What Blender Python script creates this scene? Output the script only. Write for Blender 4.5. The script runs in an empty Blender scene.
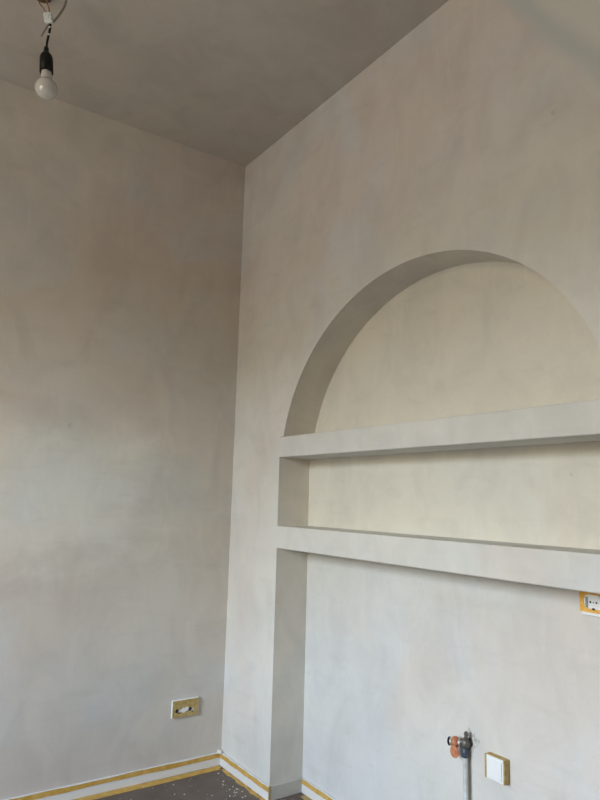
import bpy, bmesh, math, random
from mathutils import Vector, Matrix
random.seed(7)
C = bpy.context.scene.collection
SC = bpy.context.scene

# ---------------------------------------------------------------- camera
K = 1.1
CAM = Vector((2.99198, -1.63045, 1.29093))
RIGHT = Vector((0.56749128, 0.82297906, 0.0256733))
UP = Vector((0.11204393, -0.10807597, 0.98780855))
FWD = Vector((-0.81572042, 0.5576962, 0.15354198))
FPX = 642.31
cam_d = bpy.data.cameras.new('camera'); cam = bpy.data.objects.new('camera', cam_d); C.objects.link(cam)
cam_d.sensor_fit = 'VERTICAL'; cam_d.sensor_height = 36.0; cam_d.lens = FPX / 800 * 36.0
cam_d.clip_start = 0.05
m = Matrix((RIGHT, UP, -FWD)).transposed().to_4x4(); m.translation = CAM
cam.matrix_world = m
SC.camera = cam

# ---------------------------------------------------------------- light
W_X0, W_X1, W_Z0, W_Z1 = 0.90, 2.80, 1.00, 2.70       # the tall window in the wall behind the camera
ROOM_X, ROOM_Y, CEIL = 5.6, -3.8, (2.75 + .108) * K
# radiance of the view outside by the height of the direction: ground, hazy bright horizon, blue sky
OUTSIDE = ((-.60, (6.6, 5.9, 4.4)), (-.10, (5.0, 4.3, 3.8)), (.00, (5.6, 4.8, 3.6)), (.10, (7.6, 6.4, 4.0)),
           (.17, (20.0, 21.3, 22.0)), (.33, (20.0, 22.0, 23.8)), (.60, (13.2, 18.2, 27.5)))
EXPOSURE = -0.04

SC.view_settings.view_transform = 'Standard'
SC.view_settings.look = 'None'
SC.view_settings.gamma = 1.0
SC.view_settings.use_curve_mapping = False
SC.view_settings.exposure = EXPOSURE
SC.cycles.max_bounces = 10
SC.cycles.diffuse_bounces = 8

world = bpy.data.worlds.new('daylight'); SC.world = world; world.use_nodes = True
nt = world.node_tree; nt.nodes.clear()
tc = nt.nodes.new('ShaderNodeTexCoord'); sep = nt.nodes.new('ShaderNodeSeparateXYZ')
rmp = nt.nodes.new('ShaderNodeValToRGB'); mr = nt.nodes.new('ShaderNodeMapRange')
bg = nt.nodes.new('ShaderNodeBackground'); out = nt.nodes.new('ShaderNodeOutputWorld')
mr.inputs['From Min'].default_value = -1; mr.inputs['From Max'].default_value = 1
nt.links.new(tc.outputs['Generated'], sep.inputs[0]); nt.links.new(sep.outputs['Z'], mr.inputs['Value'])
nt.links.new(mr.outputs[0], rmp.inputs[0]); nt.links.new(rmp.outputs[0], bg.inputs['Color'])
nt.links.new(bg.outputs[0], out.inputs[0])
cr = rmp.color_ramp.elements
while len(cr) < len(OUTSIDE): cr.new(.5)
for el, (hz, c_) in zip(cr, OUTSIDE):
    el.position = (hz + 1) / 2; el.color = tuple(v_ / 40 for v_ in c_) + (1,)
bg.inputs['Strength'].default_value = 40.0

pl = bpy.data.lights.new('window_portal', 'AREA'); po = bpy.data.objects.new('window_portal', pl); C.objects.link(po)
pl.shape = 'RECTANGLE'; pl.size = W_X1 - W_X0; pl.size_y = W_Z1 - W_Z0
pl.cycles.is_portal = True
po.location = ((W_X0 + W_X1) / 2, ROOM_Y - .10, (W_Z0 + W_Z1) / 2)
po.rotation_euler = (math.radians(90), 0, 0)          # shines towards +Y, into the room

# ---------------------------------------------------------------- helpers
def S(x, y, z):
    return Vector((x * K, y * K, (z + .108) * K))

def ray(q):
    return RIGHT * ((q[0] - 300) / FPX) - UP * ((q[1] - 400) / FPX) + FWD

def on_plane(q, p0, n):
    d = ray(q); return CAM + d * ((p0 - CAM).dot(n) / d.dot(n))

def obj(name, bm, mat, parent=None, smooth=False, bevel=0):
    me = bpy.data.meshes.new(name)
    bmesh.ops.recalc_face_normals(bm, faces=bm.faces[:])
    bm.to_mesh(me); bm.free()
    for f in me.polygons: f.use_smooth = smooth
    o = bpy.data.objects.new(name, me); C.objects.link(o)
    if isinstance(mat, (list, tuple)):
        for k in mat: me.materials.append(k)
    else: me.materials.append(mat)
    if parent:
        o.parent = parent; o.matrix_parent_inverse = Matrix.Translation(-parent.location) if parent.type == 'EMPTY' and parent.rotation_euler.z == 0 else parent.matrix_basis.inverted()
    if bevel:
        b = o.modifiers.new('bevel', 'BEVEL'); b.width = bevel; b.segments = 3; b.limit_method = 'ANGLE'
        b.angle_limit = math.radians(40)
        for f in me.polygons: f.use_smooth = True
        w = o.modifiers.new('wn', 'WEIGHTED_NORMAL'); w.keep_sharp = True
    return o

def tag(o, label=None, cat=None, group=None, kind=None):
    if label: o['label'] = label
    if cat: o['category'] = cat
    if group: o['group'] = group
    if kind: o['kind'] = kind
    return o

def thing(name, loc, label, cat, group=None):
    o = bpy.data.objects.new(name, None); C.objects.link(o); o.location = loc; o.empty_display_size = .05
    return tag(o, label, cat, group)

def box(bm, a, b, mi=0):
    x0, y0, z0 = (min(a[i], b[i]) for i in range(3)); x1, y1, z1 = (max(a[i], b[i]) for i in range(3))
    v = [bm.verts.new((x, y, z)) for x in (x0, x1) for y in (y0, y1) for z in (z0, z1)]
    for q in ((0, 1, 3, 2), (4, 6, 7, 5), (0, 4, 5, 1), (2, 3, 7, 6), (0, 2, 6, 4), (1, 5, 7, 3)):
        bm.faces.new([v[i] for i in q]).material_index = mi

def prism(bm, pts, off):
    """extrude a planar ring of points by off"""
    a = [bm.verts.new(p) for p in pts]; b = [bm.verts.new(Vector(p) + off) for p in pts]
    n = len(pts)
    bm.faces.new(a); bm.faces.new(b[::-1])
    for i in range(n): bm.faces.new((a[i], b[i], b[(i + 1) % n], a[(i + 1) % n]))

def frame_of(ax):
    ax = ax.normalized(); u = ax.orthogonal().normalized(); return u, ax.cross(u)

def lathe(bm, origin, axis, prof, seg=32, mi=0):
    """prof: (distance along axis, radius)"""
    axis = axis.normalized(); u, w = frame_of(axis); rings = []
    for t, r in prof:
        c = origin + axis * t
        if r < 1e-6: rings.append([bm.verts.new(c)])
        else: rings.append([bm.verts.new(c + (u * math.cos(k * math.tau / seg) + w * math.sin(k * math.tau / seg)) * r) for k in range(seg)])
    for A, B in zip(rings, rings[1:]):
        for k in range(seg):
            j = (k + 1) % seg
            if len(A) == 1 and len(B) == 1: continue
            if len(A) == 1: f = bm.faces.new((A[0], B[j], B[k]))
            elif len(B) == 1: f = bm.faces.new((A[k], A[j], B[0]))
            else: f = bm.faces.new((A[k], A[j], B[j], B[k]))
            f.material_index = mi
    for R_ in (rings[0], rings[-1]):
        if len(R_) > 2: bm.faces.new(R_).material_index = mi

def spline(pts, n=10):
    P = [pts[0]] + list(pts) + [pts[-1]]; o = []
    for i in range(1, len(P) - 2):
        for k in range(n):
            t = k / n
            o.append(.5 * (2 * P[i] + (P[i + 1] - P[i - 1]) * t + (2 * P[i - 1] - 5 * P[i] + 4 * P[i + 1] - P[i + 2]) * t * t + (3 * P[i] - P[i - 1] - 3 * P[i + 1] + P[i + 2]) * t ** 3))
    o.append(P[-2]); return o

def tube(bm, pts, r, seg=12):
    pts = [Vector(p) for p in pts]; rings = []
    u = None
    for i, p in enumerate(pts):
        t = (pts[min(i + 1, len(pts) - 1)] - pts[max(i - 1, 0)]).normalized()
        if u is None: u = t.orthogonal().normalized()
        u = (u - t * u.dot(t)).normalized(); w = t.cross(u)
        rr = r(i / (len(pts) - 1)) if callable(r) else r
        rings.append([bm.verts.new(p + (u * math.cos(k * math.tau / seg) + w * math.sin(k * math.tau / seg)) * rr) for k in range(seg)])
    for A, B in zip(rings, rings[1:]):
        for k in range(seg): bm.faces.new((A[k], A[(k + 1) % seg], B[(k + 1) % seg], B[k]))
    bm.faces.new(rings[0][::-1]); bm.faces.new(rings[-1])

# ---------------------------------------------------------------- materials
def mat(name, col, rough=.5, metal=0, noise=None, bump=0, bump_scale=200, **kw):
    mt = bpy.data.materials.new(name); mt.use_nodes = True; n = mt.node_tree; b = n.nodes['Principled BSDF']
    b.inputs['Base Color'].default_value = (*col, 1); b.inputs['Roughness'].default_value = rough; b.inputs['Metallic'].default_value = metal
    for k, v in kw.items(): b.inputs[k].default_value = v
    g = n.nodes.new('ShaderNodeNewGeometry')
    if noise:
        col2, scale = noise
        t = n.nodes.new('ShaderNodeTexNoise'); t.inputs['Scale'].default_value = scale; t.inputs['Detail'].default_value = 5
        n.links.new(g.outputs['Position'], t.inputs['Vector'])
        r = n.nodes.new('ShaderNodeValToRGB'); r.color_ramp.elements[0].position = .38; r.color_ramp.elements[1].position = .64
        r.color_ramp.elements[0].color = (*col, 1); r.color_ramp.elements[1].color = (*col2, 1)
        n.links.new(t.outputs['Fac'], r.inputs[0]); n.links.new(r.outputs[0], b.inputs['Base Color'])
    if bump:
        t = n.nodes.new('ShaderNodeTexNoise'); t.inputs['Scale'].default_value = bump_scale; t.inputs['Detail'].default_value = 4
        n.links.new(g.outputs['Position'], t.inputs['Vector'])
        bb = n.nodes.new('ShaderNodeBump'); bb.inputs['Strength'].default_value = bump; bb.inputs['Distance'].default_value = .003
        n.links.new(t.outputs['Fac'], bb.inputs['Height']); n.links.new(bb.outputs[0], b.inputs['Normal'])
    return mt

def plaster(name, patch=False, pale=False, base=(0.615, 0.585, 0.545), pink=(0.585, 0.525, 0.480), grey=(0.590, 0.580, 0.565)):
    mt = bpy.data.materials.new(name); mt.use_nodes = True; n = mt.node_tree; L = n.links.new; N = n.nodes.new
    b = n.nodes['Principled BSDF']; b.inputs['Roughness'].default_value = .78
    b.inputs['Specular IOR Level'].default_value = .25
    g = N('ShaderNodeNewGeometry')
    def noise(scale, detail, rough=.55, sc=(1, 1, 1), dist=0.0, off=(0, 0, 0)):
        mp = N('ShaderNodeMapping'); mp.inputs['Scale'].default_value = sc; mp.inputs['Location'].default_value = off
        L(g.outputs['Position'], mp.inputs['Vector'])
        t = N('ShaderNodeTexNoise'); t.inputs['Scale'].default_value = scale; t.inputs['Detail'].default_value = detail
        t.inputs['Roughness'].default_value = rough; t.inputs['Distortion'].default_value = dist
        L(mp.outputs[0], t.inputs['Vector']); return t.outputs['Fac']
    def ramp(v, a, c):
        r = N('ShaderNodeMapRange'); r.interpolation_type = 'SMOOTHSTEP'
        r.inputs['From Min'].default_value = a; r.inputs['From Max'].default_value = c
        L(v, r.inputs['Value']); return r.outputs[0]
    def mix(f, A, Bc, blend='MIX'):
        x = N('ShaderNodeMix'); x.data_type = 'RGBA'; x.blend_type = blend
        for s, v in ((0, f), (6, A), (7, Bc)):
            if hasattr(v, 'links'): L(v, x.inputs[s])
            else: x.inputs[s].default_value = v if s == 0 else (*v, 1)
        return x.outputs[2]
    c = mix(ramp(noise(.9, 3, dist=.6), .40, .62), base, pink)
    c = mix(ramp(noise(1.7, 4, dist=.8, off=(3, 7, 1)), .46, .68), c, grey)
    # cloudy trowel passes, drawn out a little along the wall
    c = mix(ramp(noise(5, 5, .6, (1, 1, .7), .7), .35, .72), c, (.90, .90, .905), 'MULTIPLY')
    c = mix(ramp(noise(14, 6, .65, (.35, .35, 1.6), .4, (1, 2, 5)), .50, .78), c, (.935, .935, .93), 'MULTIPLY')
    c = mix(ramp(noise(16, 6, .65, (1.6, 1.6, .3), .4, (9, 2, 5)), .52, .78), c, (1.05, 1.05, 1.055), 'MULTIPLY')
    c = mix(ramp(noise(60, 4, .6), .62, .74), c, (.93, .925, .92), 'MULTIPLY')
    if patch:
        # a cooler grey diagonal strip and a paler corner high up on the wall
        s = N('ShaderNodeSeparateXYZ'); L(g.outputs['Position'], s.inputs[0])
        w = noise(2.5, 2)
        def math_(op, a, d):
            k = N('ShaderNodeMath'); k.operation = op
            for i, v in enumerate((a, d)):
                if hasattr(v, 'links'): L(v, k.inputs[i])
                else: k.inputs[i].default_value = v
            return k.outputs[0]
        # signed distance from the line through P1, P2 in the wall's plane (x, z)
        (x1, z1), (x2, z2) = PATCH
        dx, dz = x2 - x1, z2 - z1; ln = math.hypot(dx, dz); nx, nz = -dz / ln, dx / ln
        dd = math_('ADD', math_('MULTIPLY', math_('SUBTRACT', s.outputs['X'], x1), nx), math_('MULTIPLY', math_('SUBTRACT', s.outputs['Z'], z1), nz))
        dd = math_('ADD', dd, math_('MULTIPLY', math_('SUBTRACT', w, .5), .06))
        c = mix(ramp(dd, -.02, .04), c, (.545, .572, .555))
        c = mix(ramp(dd, .045, .095), c, (.645, .650, .600))
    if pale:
        # wide pool of light painted into the left wall's colour, ragged at its edge
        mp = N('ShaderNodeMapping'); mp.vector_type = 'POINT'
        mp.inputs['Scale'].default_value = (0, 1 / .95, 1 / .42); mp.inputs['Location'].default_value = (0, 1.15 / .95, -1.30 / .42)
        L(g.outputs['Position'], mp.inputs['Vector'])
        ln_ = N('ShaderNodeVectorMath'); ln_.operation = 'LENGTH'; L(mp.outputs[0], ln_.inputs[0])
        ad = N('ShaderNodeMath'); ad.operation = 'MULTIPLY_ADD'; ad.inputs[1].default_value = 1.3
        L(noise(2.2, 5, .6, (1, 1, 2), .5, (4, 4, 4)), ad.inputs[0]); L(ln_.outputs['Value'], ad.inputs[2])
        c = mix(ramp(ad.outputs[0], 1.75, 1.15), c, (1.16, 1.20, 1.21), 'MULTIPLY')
    # a few nicks and scuffs left by the trowel
    for (sx, sy, sz), sr in NICKS:
        mp = N('ShaderNodeMapping'); mp.inputs['Location'].default_value = (-sx, -sy, -sz); L(g.outputs['Position'], mp.inputs['Vector'])
        ln_ = N('ShaderNodeVectorMath'); ln_.operation = 'LENGTH'; L(mp.outputs[0], ln_.inputs[0])
        ad = N('ShaderNodeMath'); ad.operation = 'MULTIPLY_ADD'; ad.inputs[1].default_value = sr * 2.4
        L(noise(70, 2, .5, (1, 1, 1.6)), ad.inputs[0]); L(ln_.outputs['Value'], ad.inputs[2])
        c = mix(ramp(ad.outputs[0], sr * 2.0, sr * 1.4), c, (.86, .85, .84), 'MULTIPLY')
    L(c, b.inputs['Base Color'])
    h = math_sum(n, noise(7, 4, .5), noise(45, 5, .6, (1, 1, .5)))
    bp = N('ShaderNodeBump'); bp.inputs['Strength'].default_value = .35; bp.inputs['Distance'].default_value = .006
    L(h, bp.inputs['Height']); L(bp.outputs[0], b.inputs['Normal'])
    return mt

def math_sum(n, a, c):
    k = n.nodes.new('ShaderNodeMath'); k.operation = 'MULTIPLY_ADD'; k.inputs[1].default_value = .25
    n.links.new(c, k.inputs[0]); n.links.new(a, k.inputs[2]); return k.outputs[0]

def wall_xz(q):
    d = ray(q); P = CAM + d * ((0 - CAM.y) / d.y); return (P.x, P.z)
def hit(q, axis, val):
    d = ray(q); return tuple(CAM + d * ((val - CAM[axis]) / d[axis]))
NICKS = ((hit((70, 425), 0, 0), .016), (hit((571, 474), 1, .1585 * K), .008), (hit((421, 584), 1, .1585 * K), .008),
         (hit((552, 113), 1, 0), .014))
PATCH = (wall_xz((492, 0)), wall_xz((600, 88)))

M_WALL = plaster('bare_plaster', patch=True, base=(.675, .668, .620), pink=(.655, .612, .562), grey=(.640, .645, .630))
M_REVEAL = plaster('reveal_plaster_bounce', base=(.685, .645, .565), pink=(.665, .605, .525), grey=(.650, .625, .565))  # wall plaster again, with warm bounce light tinted into the recess sides
M_PANEL = plaster('recess_plaster', base=(.710, .685, .600), pink=(.690, .645, .560), grey=(.690, .675, .600))  # yellower plaster tone, with the recess's warm light mixed into the colour
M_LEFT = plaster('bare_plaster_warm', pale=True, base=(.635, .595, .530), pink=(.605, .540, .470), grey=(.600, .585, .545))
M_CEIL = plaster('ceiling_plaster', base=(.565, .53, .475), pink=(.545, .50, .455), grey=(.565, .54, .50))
M_FLOOR = mat('dark_vinyl', (.118, .092, .076), .6, noise=((.145, .118, .098), 9), bump=.15, bump_scale=90)
M_UNSEEN = mat('unseen_dark_wall', (.085, .065, .050), .7, noise=((.10, .078, .06), 4))  # for walls out of view, darkened to cut the light they bounce
M_WHITE = mat('white_gloss_paint', (.72, .73, .72), .4)
M_TAPE = mat('yellow_masking_tape', (.53, .31, .055), .65, noise=((.62, .40, .11), 30), bump=.3, bump_scale=160)
M_TAPE2 = mat('smeared_masking_tape', (.40, .27, .07), .75, noise=((.50, .38, .17), 60), bump=.5, bump_scale=120)
M_TAPE3 = mat('orange_masking_tape', (.74, .37, .05), .6, noise=((.80, .49, .13), 60), bump=.2, bump_scale=160)
M_PLASTIC = mat('white_plastic', (.82, .83, .82), .35)
M_DARK = mat('dark_hole', (.02, .02, .02), .5)
M_RECESS_SHADE = mat('recess_shade_grey', (.35, .36, .36), .35, .8)
M_CRUMB = mat('plaster_chips', (.72, .70, .66), .9)
M_BLACK = mat('black_plastic', (.006, .0075, .007), .5, **{'Specular IOR Level': .25})
M_BROWN = mat('brown_rose', (.10, .055, .04), .55, noise=((.15, .08, .055), 60))
M_COPPER = mat('copper_wire_sheath', (.30, .15, .08), .5)
M_GREYCABLE = mat('grey_cable_sheath', (.22, .19, .165), .5)
M_CLEAR = mat('pale_connector_plastic', (.74, .78, .80), .3)
M_BULB = mat('opal_bulb', (.60, .585, .555), .12, **{'Subsurface Weight': .3, 'Subsurface Radius': (.02, .02, .02), 'Subsurface Scale': .5, 'Coat Weight': .6, 'Coat Roughness': .05})
M_PIPE = mat('galvanised_pipe', (.56, .58, .58), .55, 0, noise=((.47, .47, .44), 40))
M_IRON = mat('dark_iron', (.13, .125, .115), .5, .6, noise=((.22, .20, .17), 120), bump=.6, bump_scale=150)
M_BLUE = mat('blue_black_collar', (.035, .05, .075), .5, .1, noise=((.09, .11, .14), 130))
M_STEEL = mat('steel_ring', (.62, .61, .58), .32, .7)
M_ORANGE = mat('orange_enamel', (.42, .125, .055), .5, noise=((.55, .23, .11), 90))

# ---------------------------------------------------------------- room shell
D = .1585                       # depth of the recess
XN, XR, XA = .408, 1.935, .437  # recess side edges; the arch springs a little inside them
Z1, Z2, Z3, Z4 = 1.3295, 1.2423, .9555, .8632   # shelf edges, top down
AC = (1.18, 1.12)
TW = .30                        # structural thickness

# feature wall: one slab with an arched opening from floor to crown
def arch_r(t):                   # the hand-run arch is not a perfect circle
    t -= math.pi / 2; return (((-.0180188 * t + .01283969) * t + .02317371) * t - .00579815) * t + .76494401
a1 = math.asin((Z1 - AC[1]) / .764); a0 = math.pi - math.asin((Z1 - AC[1]) / .768)
arc = [(AC[0] + arch_r(t_) * math.cos(t_), AC[1] + arch_r(t_) * math.sin(t_)) for t_ in (a0 + (a1 - a0) * k / 96 for k in range(97))]
ring = [(XN, Z1)] + arc + [(XR, Z1)]
FZ = -.108; CZ = 2.75
def wall_with_opening(bm):
    y0, y1 = 0.0, D
    def V(x, y, z): return S(x, y, z)
    # strips: left pier, right pier, and columns above the opening; all faces share their edges
    XE = ROOM_X / K
    def quad(a, b_, c, d, mi=0): bm.faces.new([bm.verts.new(p) for p in (a, b_, c, d)]).material_index = mi
    for y in (y0, y1):
        quad(V(0, y, FZ), V(XN, y, FZ), V(XN, y, Z1), V(0, y, Z1))
        quad(V(0, y, Z1), V(XN, y, Z1), V(XN, y, CZ), V(0, y, CZ))
        quad(V(XR, y, FZ), V(XE, y, FZ), V(XE, y, Z1), V(XR, y, Z1))
        quad(V(XR, y, Z1), V(XE, y, Z1), V(XE, y, CZ), V(XR, y, CZ))
        for (xa, za), (xb, zb) in zip(ring, ring[1:]):
            if abs(xb - xa) > 1e-6: quad(V(xa, y, za), V(xb, y, zb), V(xb, y, CZ), V(xa, y, CZ))
    full = [(XN, FZ)] + ring + [(XR, FZ)]
    for (xa, za), (xb, zb) in zip(full, full[1:]):
        if abs(xb - xa) + abs(zb - za) > 1e-6: quad(V(xa, y0, za), V(xb, y0, zb), V(xb, y1, zb), V(xa, y1, za), 1)
    bmesh.ops.remove_doubles(bm, verts=bm.verts[:], dist=1e-5)
bm = bmesh.new(); wall_with_opening(bm)
tag(obj('wall_right', bm, (M_WALL, M_REVEAL)), kind='structure')
bm = bmesh.new(); zs = (Z3 + Z4) / 2; a_, b_ = S(-.1, D, FZ), Vector((ROOM_X, TW * K + .02, CEIL)); zm = S(0, 0, zs).z
box(bm, a_, (b_.x, b_.y, zm), 0); box(bm, (a_.x, a_.y, zm), b_, 1)
tag(obj('wall_back', bm, (M_WALL, M_PANEL)), kind='structure')
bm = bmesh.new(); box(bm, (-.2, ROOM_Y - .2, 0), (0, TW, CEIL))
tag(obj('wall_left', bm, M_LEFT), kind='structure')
bm = bmesh.new(); box(bm, (ROOM_X, ROOM_Y - .2, 0), (ROOM_X + .2, TW, CEIL))
tag(obj('wall_side', bm, M_UNSEEN), kind='structure')
bm = bmesh.new()
for a, b_ in (((0, 0), (W_X0, CEIL)), ((W_X1, 0), (ROOM_X, CEIL)), ((W_X0, 0), (W_X1, W_Z0)), ((W_X0, W_Z1), (W_X1, CEIL))):
    box(bm, (a[0], ROOM_Y - .2, a[1]), (b_[0], ROOM_Y, b_[1]))
tag(obj('wall_front', bm, M_UNSEEN), kind='structure')
bm = bmesh.new(); box(bm, (-.2, ROOM_Y - .2, -.1), (ROOM_X + .2, TW, 0))
tag(obj('floor', bm, M_FLOOR), kind='structure')
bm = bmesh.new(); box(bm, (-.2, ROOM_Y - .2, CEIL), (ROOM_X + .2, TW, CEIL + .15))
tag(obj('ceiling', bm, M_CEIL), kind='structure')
bm = bmesh.new(); fw = .055
for x0, x1, z0, z1 in ((W_X0, W_X0 + fw, W_Z0, W_Z1), (W_X1 - fw, W_X1, W_Z0, W_Z1), (W_X0 + fw, W_X1 - fw, W_Z0, W_Z0 + fw), (W_X0 + fw, W_X1 - fw, W_Z1 - fw, W_Z1)):
    box(bm, (x0, ROOM_Y - .09, z0), (x1, ROOM_Y - .03, z1))
tag(obj('window_1', bm, M_WHITE, bevel=.004), kind='structure')

# shelves built across the recess, flush with the wall
def shelf(z0, z1, label):
    bm = bmesh.new(); box(bm, S(XN, 0, z0), S(XR, D, z1))
    ed = [e_ for e_ in bm.edges if abs(e_.verts[0].co.x - e_.verts[1].co.x) > .5 and max(v.co.y for v in e_.verts) < .01]
    bmesh.ops.bevel(bm, geom=ed, offset=.005, segments=3, profile=.5, affect='EDGES')
    return tag(obj('plaster_shelf', bm, M_WALL), label, 'shelf', 'plastered shelves across the recess')
shelf(Z2, Z1, 'upper plastered shelf forming the sill directly under the arch')
shelf(Z4, Z3, 'lower plastered shelf running above the tap and the square switch')

# ---------------------------------------------------------------- baseboards
BH, BT = .054 * K, .012
def board(name, a, b_):
    bm = bmesh.new(); box(bm, a, b_); return tag(obj(name, bm, M_WHITE, bevel=.003), kind='structure')
xn, xr, dd = XN * K, XR * K, D * K
board('baseboard_left', (0, ROOM_Y, 0), (BT, 0, BH))
board('baseboard_right', (BT, -BT, 0), (xn + BT, 0, BH))
bm = bmesh.new(); box(bm, (xn, 0, 0), (xn + BT, dd, BH))
tag(obj('baseboard_jamb', bm, plaster('plastered_baseboard', base=(.52, .50, .44), pink=(.50, .47, .42), grey=(.51, .50, .46)), bevel=.003), kind='structure')
board('baseboard_back', (xn + BT, dd - BT, 0), (xr, dd, BH))

# ---------------------------------------------------------------- masking tape
def tape(p0, p1, side, up, w0, w1, label, m=None, wob=.0025, thick=.0012, n=60, name='masking_tape', parent=None):
    """a strip from p0 to p1 lying on a surface; 'side' spans its width, 'up' is the surface normal"""
    bm = bmesh.new(); p0, p1, side, up = Vector(p0), Vector(p1), Vector(side), Vector(up)
    rows = []; k1, k2 = random.random() * 9, random.random() * 9
    for i in range(n + 1):
        t = i / n; c = p0.lerp(p1, t)
        e0 = w0 + wob * (math.sin(t * 23 + k1) + .6 * math.sin(t * 61 + k2)) * .5
        e1 = w1 + wob * (math.sin(t * 31 + k2) + .7 * math.sin(t * 77 + k1)) * .5
        rows.append([bm.verts.new(c + side * a + up * h) for a, h in ((e0, 0), (e0, thick), (e1, thick), (e1, 0))])
    for A, B in zip(rows, rows[1:]):
        for k in range(4): bm.faces.new((A[k], A[(k + 1) % 4], B[(k + 1) % 4], B[k]))
    bm.faces.new(rows[0]); bm.faces.new(rows[-1][::-1])
    o = obj(name, bm, m or M_TAPE, parent)
    if label: tag(o, label, 'tape', 'yellow masking tape along the baseboards')
    return o
X, Y, Z = (1, 0, 0), (0, 1, 0), (0, 0, 1)
e_ = .0003
tape((BT + e_, -2.2, 0), (BT + e_, -BT - .002, 0), Z, X, BH - .022, BH - .002, 'yellow tape strip along the top of the left wall baseboard')
tape((0, -2.2, e_), (0, -BT - .004, e_), X, Z, BT + .001, BT + .046, 'yellow tape strip on the floor below the left wall baseboard', M_TAPE)
tape((BT + .002, -BT - e_, 0), (xn + BT - .001, -BT - e_, 0), Z, (0, -1, 0), BH - .022, BH - .002, 'yellow tape along the baseboard top between room corner and recess', n=30)
tape((BT + .032, 0, e_), (xn + BT + .004, 0, e_), Y, Z, -BT - .020, -BT - .001, 'wavy yellow tape on the floor between room corner and recess', wob=.008, n=30)
tape((xn + BT + e_, -BT, 0), (xn + BT + e_, -.003, 0), Z, X, .002, BH + .004, 'short upright yellow tape wrapping the baseboard end at the recess edge', M_TAPE, n=4)
tape((xn + BT + .004, dd - BT - e_, 0), (xr, dd - BT - e_, 0), Z, (0, -1, 0), BH - .022, BH - .002, 'yellow tape along the baseboard top inside the recess')
tape((xn + BT + .03, 0, e_), (xr, 0, e_), Y, Z, dd - BT - .026, dd - BT - .001, 'frayed yellow tape on the floor inside the recess', M_TAPE2, wob=.011)

# plaster crumbs strewn over the floor
bm = bmesh.new()
def crumb(x, y, r):
    M_ = Matrix.Translation((x, y, r * .3)) @ Matrix.Rotation(random.random() * 6, 4, 'Z') @ Matrix.Diagonal((r, r * random.uniform(.5, 1), r * .5, 1))
    g = bmesh.ops.create_icosphere(bm, subdivisions=1, radius=1, matrix=M_)
    for v in g['verts']: v.co += Vector((random.uniform(-1, 1), random.uniform(-1, 1), 0)) * r * .25
for _ in range(620):
    x, y = random.uniform(.05, 1.5), random.uniform(-1.3, dd - .03)
    if y > -.03 and (x < xn + .02): continue
    r = random.choice((.0015, .0015, .002, .002, .003, .004)) * (1.5 if random.random() < .06 else 1)
    crumb(x, y, r)
for _ in range(28):
    x, y = random.gauss(.30, .06), random.gauss(-.10, .04)
    if y < -.05: crumb(x, y, random.uniform(.0015, .005))
for _ in range(70):
    x, y = random.gauss(xn + .10, .04), random.gauss(.05, .04)
    if -.02 < y < dd - .03 and x > xn + .02: crumb(x, y, random.uniform(.0012, .003))
tag(obj('plaster_crumbs', bm, M_CRUMB), 'white plaster crumbs strewn over the dark floor', 'plaster crumbs', kind='stuff')
bm = bmesh.new()
bmesh.ops.create_icosphere(bm, subdivisions=3, radius=1, matrix=Matrix.Translation((.012, -.014, BH + .004)) @ Matrix.Diagonal((.018, .012, .010, 1)))
for v in bm.verts: v.co += Vector((math.sin(v.co.z * 900), math.sin(v.co.x * 700), math.sin(v.co.y * 800))) * .0012
tag(obj('plaster_lump', bm, M_CRUMB, smooth=True), 'small pale plaster lump on the baseboard in the room corner', 'plaster')

# ---------------------------------------------------------------- double socket on the left wall
def rrect(w, h, r, n=6):
    o = []
    for cx, cz, a in ((w / 2 - r, h / 2 - r, 0), (-w / 2 + r, h / 2 - r, 90), (-w / 2 + r, -h / 2 + r, 180), (w / 2 - r, -h / 2 + r, 270)):
        for k in range(n + 1):
            t = math.radians(a + 90 * k / n); o.append((cx + r * math.cos(t), cz + r * math.sin(t)))
    return o

def slab(o, u, v, w, pts, t0, t1, bm=None):
    """pts in the (u, v) plane at o, extruded along w from t0 to t1"""
    bm = bm or bmesh.new()
    prism(bm, [o + u * a + v * c + w * t0 for a, c in pts], w * (t1 - t0)); return bm

def tape_with_holes(o, u, v, w, W, H, holes, t0, t1):
    """a sheet of tape W x H with holes (cx, cz, rx, rz, steps): a fine grid of cells, minus those over a hole"""
    bm = bmesh.new(); nx, nz = 60, 34; keep = {}
    for i in range(nx):
        for j in range(nz):
            a, c = (i + .5) / nx * W - W / 2, (j + .5) / nz * H - H / 2
            keep[i, j] = not any(h(a, c) for h in holes)
    vs = {}
    def vert(i, j, t):
        if (i, j, t) not in vs: vs[i, j, t] = bm.verts.new(o + u * (i / nx * W - W / 2) + v * (j / nz * H - H / 2) + w * (t1 if t else t0))
        return vs[i, j, t]
    for (i, j), k in keep.items():
        if not k: continue
        bm.faces.new([vert(i, j, 1), vert(i + 1, j, 1), vert(i + 1, j + 1, 1), vert(i, j + 1, 1)])
        for (a, c), (p, q) in (((-1, 0), ((i, j), (i, j + 1))), ((1, 0), ((i + 1, j), (i + 1, j + 1))), ((0, -1), ((i, j), (i + 1, j))), ((0, 1), ((i, j + 1), (i + 1, j + 1)))):
            if not keep.get((i + a, j + c), False):
                bm.faces.new([vert(*p, 1), vert(*q, 1), vert(*q, 0), vert(*p, 0)])
    return bm

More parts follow.
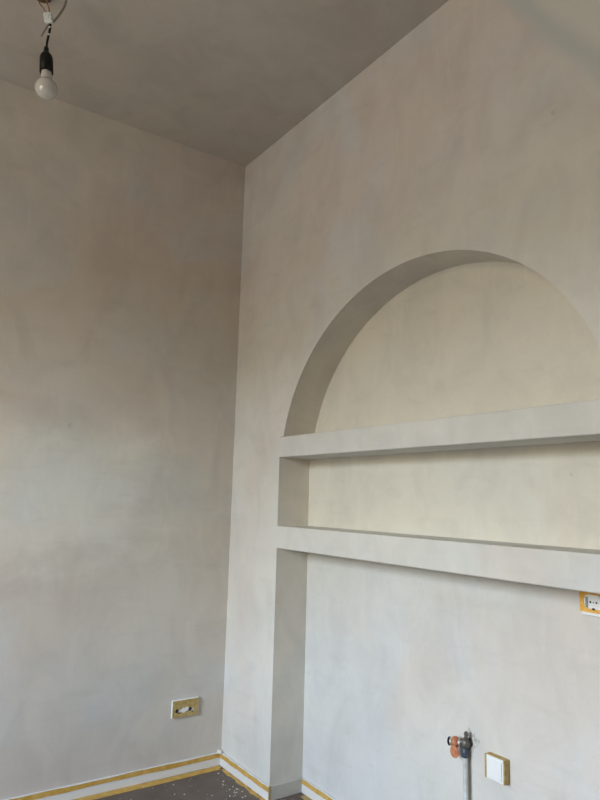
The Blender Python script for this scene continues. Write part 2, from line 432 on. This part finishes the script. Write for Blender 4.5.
o = Vector((0, -.189 * K, (.159 + .108) * K)); u, v, w = Vector((0, 1, 0)), Vector(Z), Vector(X)
so = thing('wall_socket', o, 'double wall socket mostly covered by yellow tape, low on the left wall', 'socket')
W_, H_ = .140, .082
obj('frame_plate', slab(o, u, v, w, rrect(W_, H_, .006), 0, .011), M_PLASTIC, so, bevel=.002)
for s in (-1, 1):
    c = o + u * (.034 * s)
    ins = bmesh.new(); lathe(ins, c + w * .0108, w, [(0, .026), (.0012, .026), (.0012, .0225), (.0005, .022), (.0004, 0)], 40)
    ii = obj('socket_insert', ins, M_PLASTIC, so, smooth=False)
    for a in (-.0095, .0095):
        hb = bmesh.new(); lathe(hb, c + u * a + w * .0108, w, [(0, .0034), (.0008, .0034)], 16); obj('pin_hole', hb, M_DARK, ii)
    eb = bmesh.new(); box(eb, c + u * -.004 + v * -.0215 + w * .0108, c + u * .004 + v * -.0165 + w * .0124); obj('earth_clip', eb, M_DARK, ii)
    fb = bmesh.new(); prism(fb, [c + u * a + v * b2 + w * .0122 for a, b2 in ((-.022, -.012), (-.008, -.017), (-.001, -.003), (-.015, .002))], w * .0010)
    obj('torn_gap', fb, M_DARK, ii)
def hole(a, c):
    # the torn gap that shows both inserts and the bridge between them
    y0 = -.012 + .004 * math.sin(a * 160)
    if abs(a) < .040 and y0 - .004 < c < .006 - abs(a) * .25 + .002 * math.sin(a * 300): return True
    return False
bm = tape_with_holes(o, u, v, w, .134, .076, [hole], .0112, .0124)
obj('masking_tape', bm, M_TAPE2, so)

# ---------------------------------------------------------------- socket inside the recess, cut by the frame's edge
P = Vector((1.7555 * K, D * K, (.8155 + .108) * K)); u, v, w = Vector(X), Vector(Z), Vector((0, -1, 0))
so = thing('wall_socket', P, 'white socket framed in orange tape under the lower shelf', 'socket')
W_, H_ = .152, .066
obj('frame_plate', slab(P, u, v, w, rrect(W_, H_ + .003, .005), 0, .010), M_PLASTIC, so, bevel=.002)
cs = (-.036, .036)
for a in cs:
    c = P + u * a
    ins = bmesh.new(); lathe(ins, c + w * .0096, w, [(0, .028), (.0017, .028), (.0017, .0255), (.0012, .024), (.0012, .012), (.0012, 0)], 48)
    ii = obj('socket_insert', ins, M_PLASTIC, so)
    for b2, r in ((-.0095, .0030), (0, .0018), (.0095, .0028)):
        hb = bmesh.new(); lathe(hb, c + u * b2 + v * .004 + w * .0105, w, [(0, r), (.0012, r)], 16); obj('pin_hole', hb, M_DARK, ii)
    eb = bmesh.new(); box(eb, c + u * -.004 + v * -.0175 + w * .0105, c + u * .004 + v * -.0120 + w * .0135); obj('earth_clip', eb, M_DARK, ii)
    eb = bmesh.new(); box(eb, c + u * -.0250 + v * -.014 + w * .0100, c + u * -.0165 + v * .018 + w * .0115); obj('recess_shade', eb, M_RECESS_SHADE, ii)  # grey strip painted in for the shade at the socket well's left
hl = [lambda a, c, s=s: abs((a - s) / .0290) ** 3 + abs(c / .0205) ** 3 < 1 for s in cs]
bm = tape_with_holes(P + v * .0050, u, v, w, .158, .061, hl, .0100, .0116); obj('masking_tape', bm, M_TAPE3, so)
bm = bmesh.new(); box(bm, P + u * .0 + v * -.030 + w * .0112, P + u * .074 + v * -.022 + w * .0125); obj('tape_end', bm, M_TAPE3, so)

# ---------------------------------------------------------------- light switch inside the recess
P = Vector((1.403 * K, D * K, (.3095 + .108) * K))
sw = thing('light_switch', P, 'square white rocker switch with taped sides, right of the tap', 'switch')
obj('switch_box', slab(P, u, v, w, rrect(.076, .072, .004), 0, .022), M_TAPE2, sw, bevel=.002)
obj('cover_frame', slab(P, u, v, w, rrect(.073, .070, .005), .022, .027), M_PLASTIC, sw, bevel=.0015)
obj('rocker', slab(P, u, v, w, rrect(.058, .056, .004), .027, .031), M_PLASTIC, sw, bevel=.002)
for a0_, a1_ in ((-.0385, -.0315), (.034, .0385)):
    bm = bmesh.new(); box(bm, P + u * a0_ + v * -.035 + w * .004, P + u * a1_ + v * .035 + w * .0278)
    obj('masking_tape', bm, M_TAPE2, sw)

# ---------------------------------------------------------------- tap on its pipe inside the recess
yp = D * K - .022
n_y = Vector((0, 1, 0)); p_y = Vector((0, yp, 0))
def tp(q): return on_plane(q, p_y, n_y)
A = tp((465.4, 762)); base = Vector((A.x, yp, 0))
tap = thing('water_tap', base, 'old iron tap with orange lever on an upright pale pipe', 'tap')
top = tp((466, 743.5)); G = .72
body = Vector((A.x + .002, yp, top.z))
def part(name, bm, m_, smooth=True, **k):
    for v_ in bm.verts: v_.co = body + (v_.co - body) * G
    return obj(name, bm, m_, tap, smooth=smooth, **k)
bm = bmesh.new(); lathe(bm, base, Vector(Z), [(0, .0088), (top.z - .022, .0088)], 28); obj('pipe', bm, M_PIPE, tap, smooth=True)
bm = bmesh.new(); lathe(bm, body + Vector((-.004, 0, -.062)), Vector(Z), [(0, .013), (.002, .0165), (.036, .0165), (.038, .013), (.044, .012)], 28)
part('pipe_collar', bm, M_BLUE)
bm = bmesh.new()
lathe(bm, body + Vector((0, 0, -.020)), Vector(Z), [(0, .010), (.004, .014), (.012, .0185), (.022, .020), (.030, .018), (.036, .012), (.040, .010)], 24)
lathe(bm, body + Vector((0, .029, 0)), Vector((0, -1, 0)), [(0, .020), (.004, .020), (.006, .012), (.029, .012)], 24)
lathe(bm, body + Vector((.004, 0, 0)), Vector((-1, 0, 0)), [(0, .013), (.022, .013), (.024, .016), (.032, .016)], 24)
part('valve_body', bm, M_IRON)
bm = bmesh.new(); lathe(bm, body + Vector((.006, -.004, .016)), Vector((.10, -.05, 1)), [(0, .012), (.012, .012), (.014, .008), (.020, .007), (.022, .011), (.034, .010), (.040, .005)], 6); part('bleed_screw', bm, M_IRON, False)
ax = Vector((-1, -.28, -.10)).normalized(); s0 = body + Vector((-.022, -.004, -.004))
bm = bmesh.new(); lathe(bm, s0, ax, [(0, .011), (.003, .0165), (.010, .0165), (.013, .012)], 28); part('steel_ring', bm, M_STEEL, False)
bm = bmesh.new(); lathe(bm, s0 + ax * .012, ax, [(0, .011), (.006, .020), (.014, .0255), (.026, .025), (.034, .016)], 28); part('orange_bonnet', bm, M_ORANGE)
bm = bmesh.new(); lathe(bm, s0 + ax * .043, ax, [(0, .014), (.002, .019), (.010, .019), (.012, .014)], 28); part('steel_ring', bm, M_STEEL, False)
bm = bmesh.new(); lathe(bm, s0 + ax * .054, ax, [(0, .014), (.002, .020), (.009, .0195), (.014, .011), (.0145, 0)], 28); part('end_cap', bm, M_BLACK)
# the lever: an orange leaf hanging from the bonnet
lo = s0 + ax * .028 + Vector((0, -.014, -.016)); hi = Vector((.22, 0, -.97)).normalized(); side = Vector((.97, 0, .22)).normalized()
pts = []
for k in range(28):
    t = k / 28 * math.tau; a = math.cos(t); b2 = math.sin(t)
    pts.append(lo + hi * (.020 - .028 * a) + side * (.026 * b2 * (1 - .16 * a)))
bm = bmesh.new(); prism(bm, pts, Vector((.004, -.008, 0))); part('lever', bm, M_ORANGE, False, bevel=.0018)
# the broken plaster round the pipe's outlet
bm = bmesh.new()
ri = []
for k in range(40):
    t = k / 40 * math.tau; r = .024 + .007 * math.sin(3 * t + 1) + .005 * math.sin(7 * t) + .003 * math.sin(13 * t)
    ri.append(Vector((body.x + .010 + r * math.cos(t) * .9, D * K - .0015, body.z + .006 + r * math.sin(t) * 1.2)))
prism(bm, ri, Vector((0, .003, 0)))
tag(obj('plaster_patch', bm, mat('rough_mortar', (.42, .40, .36), .95, noise=((.68, .67, .64), 90), bump=1, bump_scale=130)), 'rough broken mortar patch on the wall behind the tap', 'plaster patch')

# ---------------------------------------------------------------- pendant lamp
d = ray((52, -10)); P0 = CAM + d * ((CEIL - CAM.z) / d.z)
nrm = Vector((FWD.x, FWD.y, 0)).normalized()
def lp(q, back=0): return on_plane(q, P0 + nrm * back, nrm)
def ceil_pt(q):
    r_ = ray(q); return CAM + r_ * ((CEIL - CAM.z) / r_.z)
rose_c = ceil_pt((42, -6))
lamp = thing('pendant_lamp', Vector((rose_c.x, rose_c.y, CEIL)), 'bare unlit bulb in a black holder hanging from wires on the ceiling', 'lamp')
bm = bmesh.new(); lathe(bm, rose_c, Vector((0, 0, -1)), [(0, .036), (.004, .037), (.010, .034), (.013, .026), (.014, 0)], 36); obj('ceiling_rose', bm, M_BROWN, lamp, smooth=True)
for qs in (((38, -2), (40, 4), (44, 9), (46.5, 15)), ((46, -2), (47.5, 4), (49, 9), (49.5, 15))):
    first = ceil_pt((qs[0][0] + .5, qs[0][1] - 2)); first.z -= .010
    bm = bmesh.new(); tube(bm, spline([first] + [lp(q) for q in qs[1:]]), .0026); obj('wire', bm, M_COPPER, lamp, smooth=True)
gc = ceil_pt((66.5, -9))
bm = bmesh.new(); tube(bm, spline([gc, lp((66, 1)), lp((63.5, 8)), lp((59, 15)), lp((53.5, 21.5)), lp((48.5, 25)), lp((45, 30)), lp((41.5, 36.5))]), lambda t: .0042 if t < .55 else .0042 - (t - .55) * .004)
obj('grey_cable', bm, M_GREYCABLE, lamp, smooth=True)
bm = bmesh.new()
c1, c2 = lp((48, 14)), lp((49.5, 24)); cax = (c2 - c1).normalized(); cw = Vector((RIGHT.x, RIGHT.y, 0)).normalized()
for s in (-1, 0, 1):
    lathe(bm, c1 + cw * (s * .0085) - nrm * .004, cax, [(0, .006), (.003, .0075), ((c2 - c1).length - .004, .0075), ((c2 - c1).length, .005)], 14)
    lathe(bm, c1 + cw * (s * .0085) - nrm * .010 + cax * .010, -nrm, [(0, .0045), (.004, .0045)], 10)
    lathe(bm, c1 + cw * (s * .0085) - nrm * .010 + cax * .027, -nrm, [(0, .0045), (.004, .0045)], 10)
box(bm, c1 + Vector((-.014, -.004, -.030)), c1 + Vector((.016, .004, -.012)))
obj('connector_block', bm, M_CLEAR, lamp)
bm = bmesh.new(); tube(bm, spline([lp((50.5, 23)), lp((50, 29)), lp((48.5, 36)), lp((47, 43)), lp((46.4, 49))]), .0042); fx = obj('flex_cable', bm, M_BLACK, lamp, smooth=True)
for q, q2 in (((50.1, 27.0), (49.7, 28.6)), ((48.9, 34.0), (48.5, 35.4))):
    bm = bmesh.new(); tube(bm, [lp(q), lp(q2)], .0048); obj('pale_stripe', bm, M_CLEAR, fx)
h0, h1 = lp((46.3, 47)), lp((46.4, 72.6)); hax = (h1 - h0).normalized(); HL = (h1 - h0).length
hr = 6.4 / FPX * (h1 - CAM).dot(FWD)
bm = bmesh.new()
lathe(bm, h0, hax, [(0, .006), (.004, .0085), (.020, .0095), (.024, .0125), (.034, hr * .82), (.044, hr * .97), (.055, hr), (HL, hr * 1.02), (HL, hr * .86), (HL - .010, hr * .84), (HL - .010, 0)], 40)
obj('lamp_holder', bm, M_BLACK, lamp, smooth=False, bevel=0)
for f in bpy.data.objects['lamp_holder'].data.polygons: f.use_smooth = True
b0 = lp((46.4, 69.5)); b1 = lp((46.2, 98.6)); bax = (b1 - b0).normalized(); BL = (b1 - b0).length
R = 10.7 / FPX * (b1 - CAM).dot(FWD); gcen = BL - R * 1.02
prof = [(0, .016), (.004, .017)]
nk = hr * .82
prof += [(.008, nk * .95), (.018, nk)]
prof = prof[:3] + [(gcen - 1.10 * R, nk), (gcen - .98 * R, nk * 1.03), (gcen - .86 * R, nk * 1.13), (gcen - .75 * R, nk * 1.32)]
t_start = math.radians(130)
for k in range(0, 33):
    a = t_start * (1 - k / 32); prof.append((gcen + R * math.cos(a), R * math.sin(a)))
bm = bmesh.new(); lathe(bm, b0, bax, prof, 48); obj('light_bulb', bm, M_BULB, lamp, smooth=True)
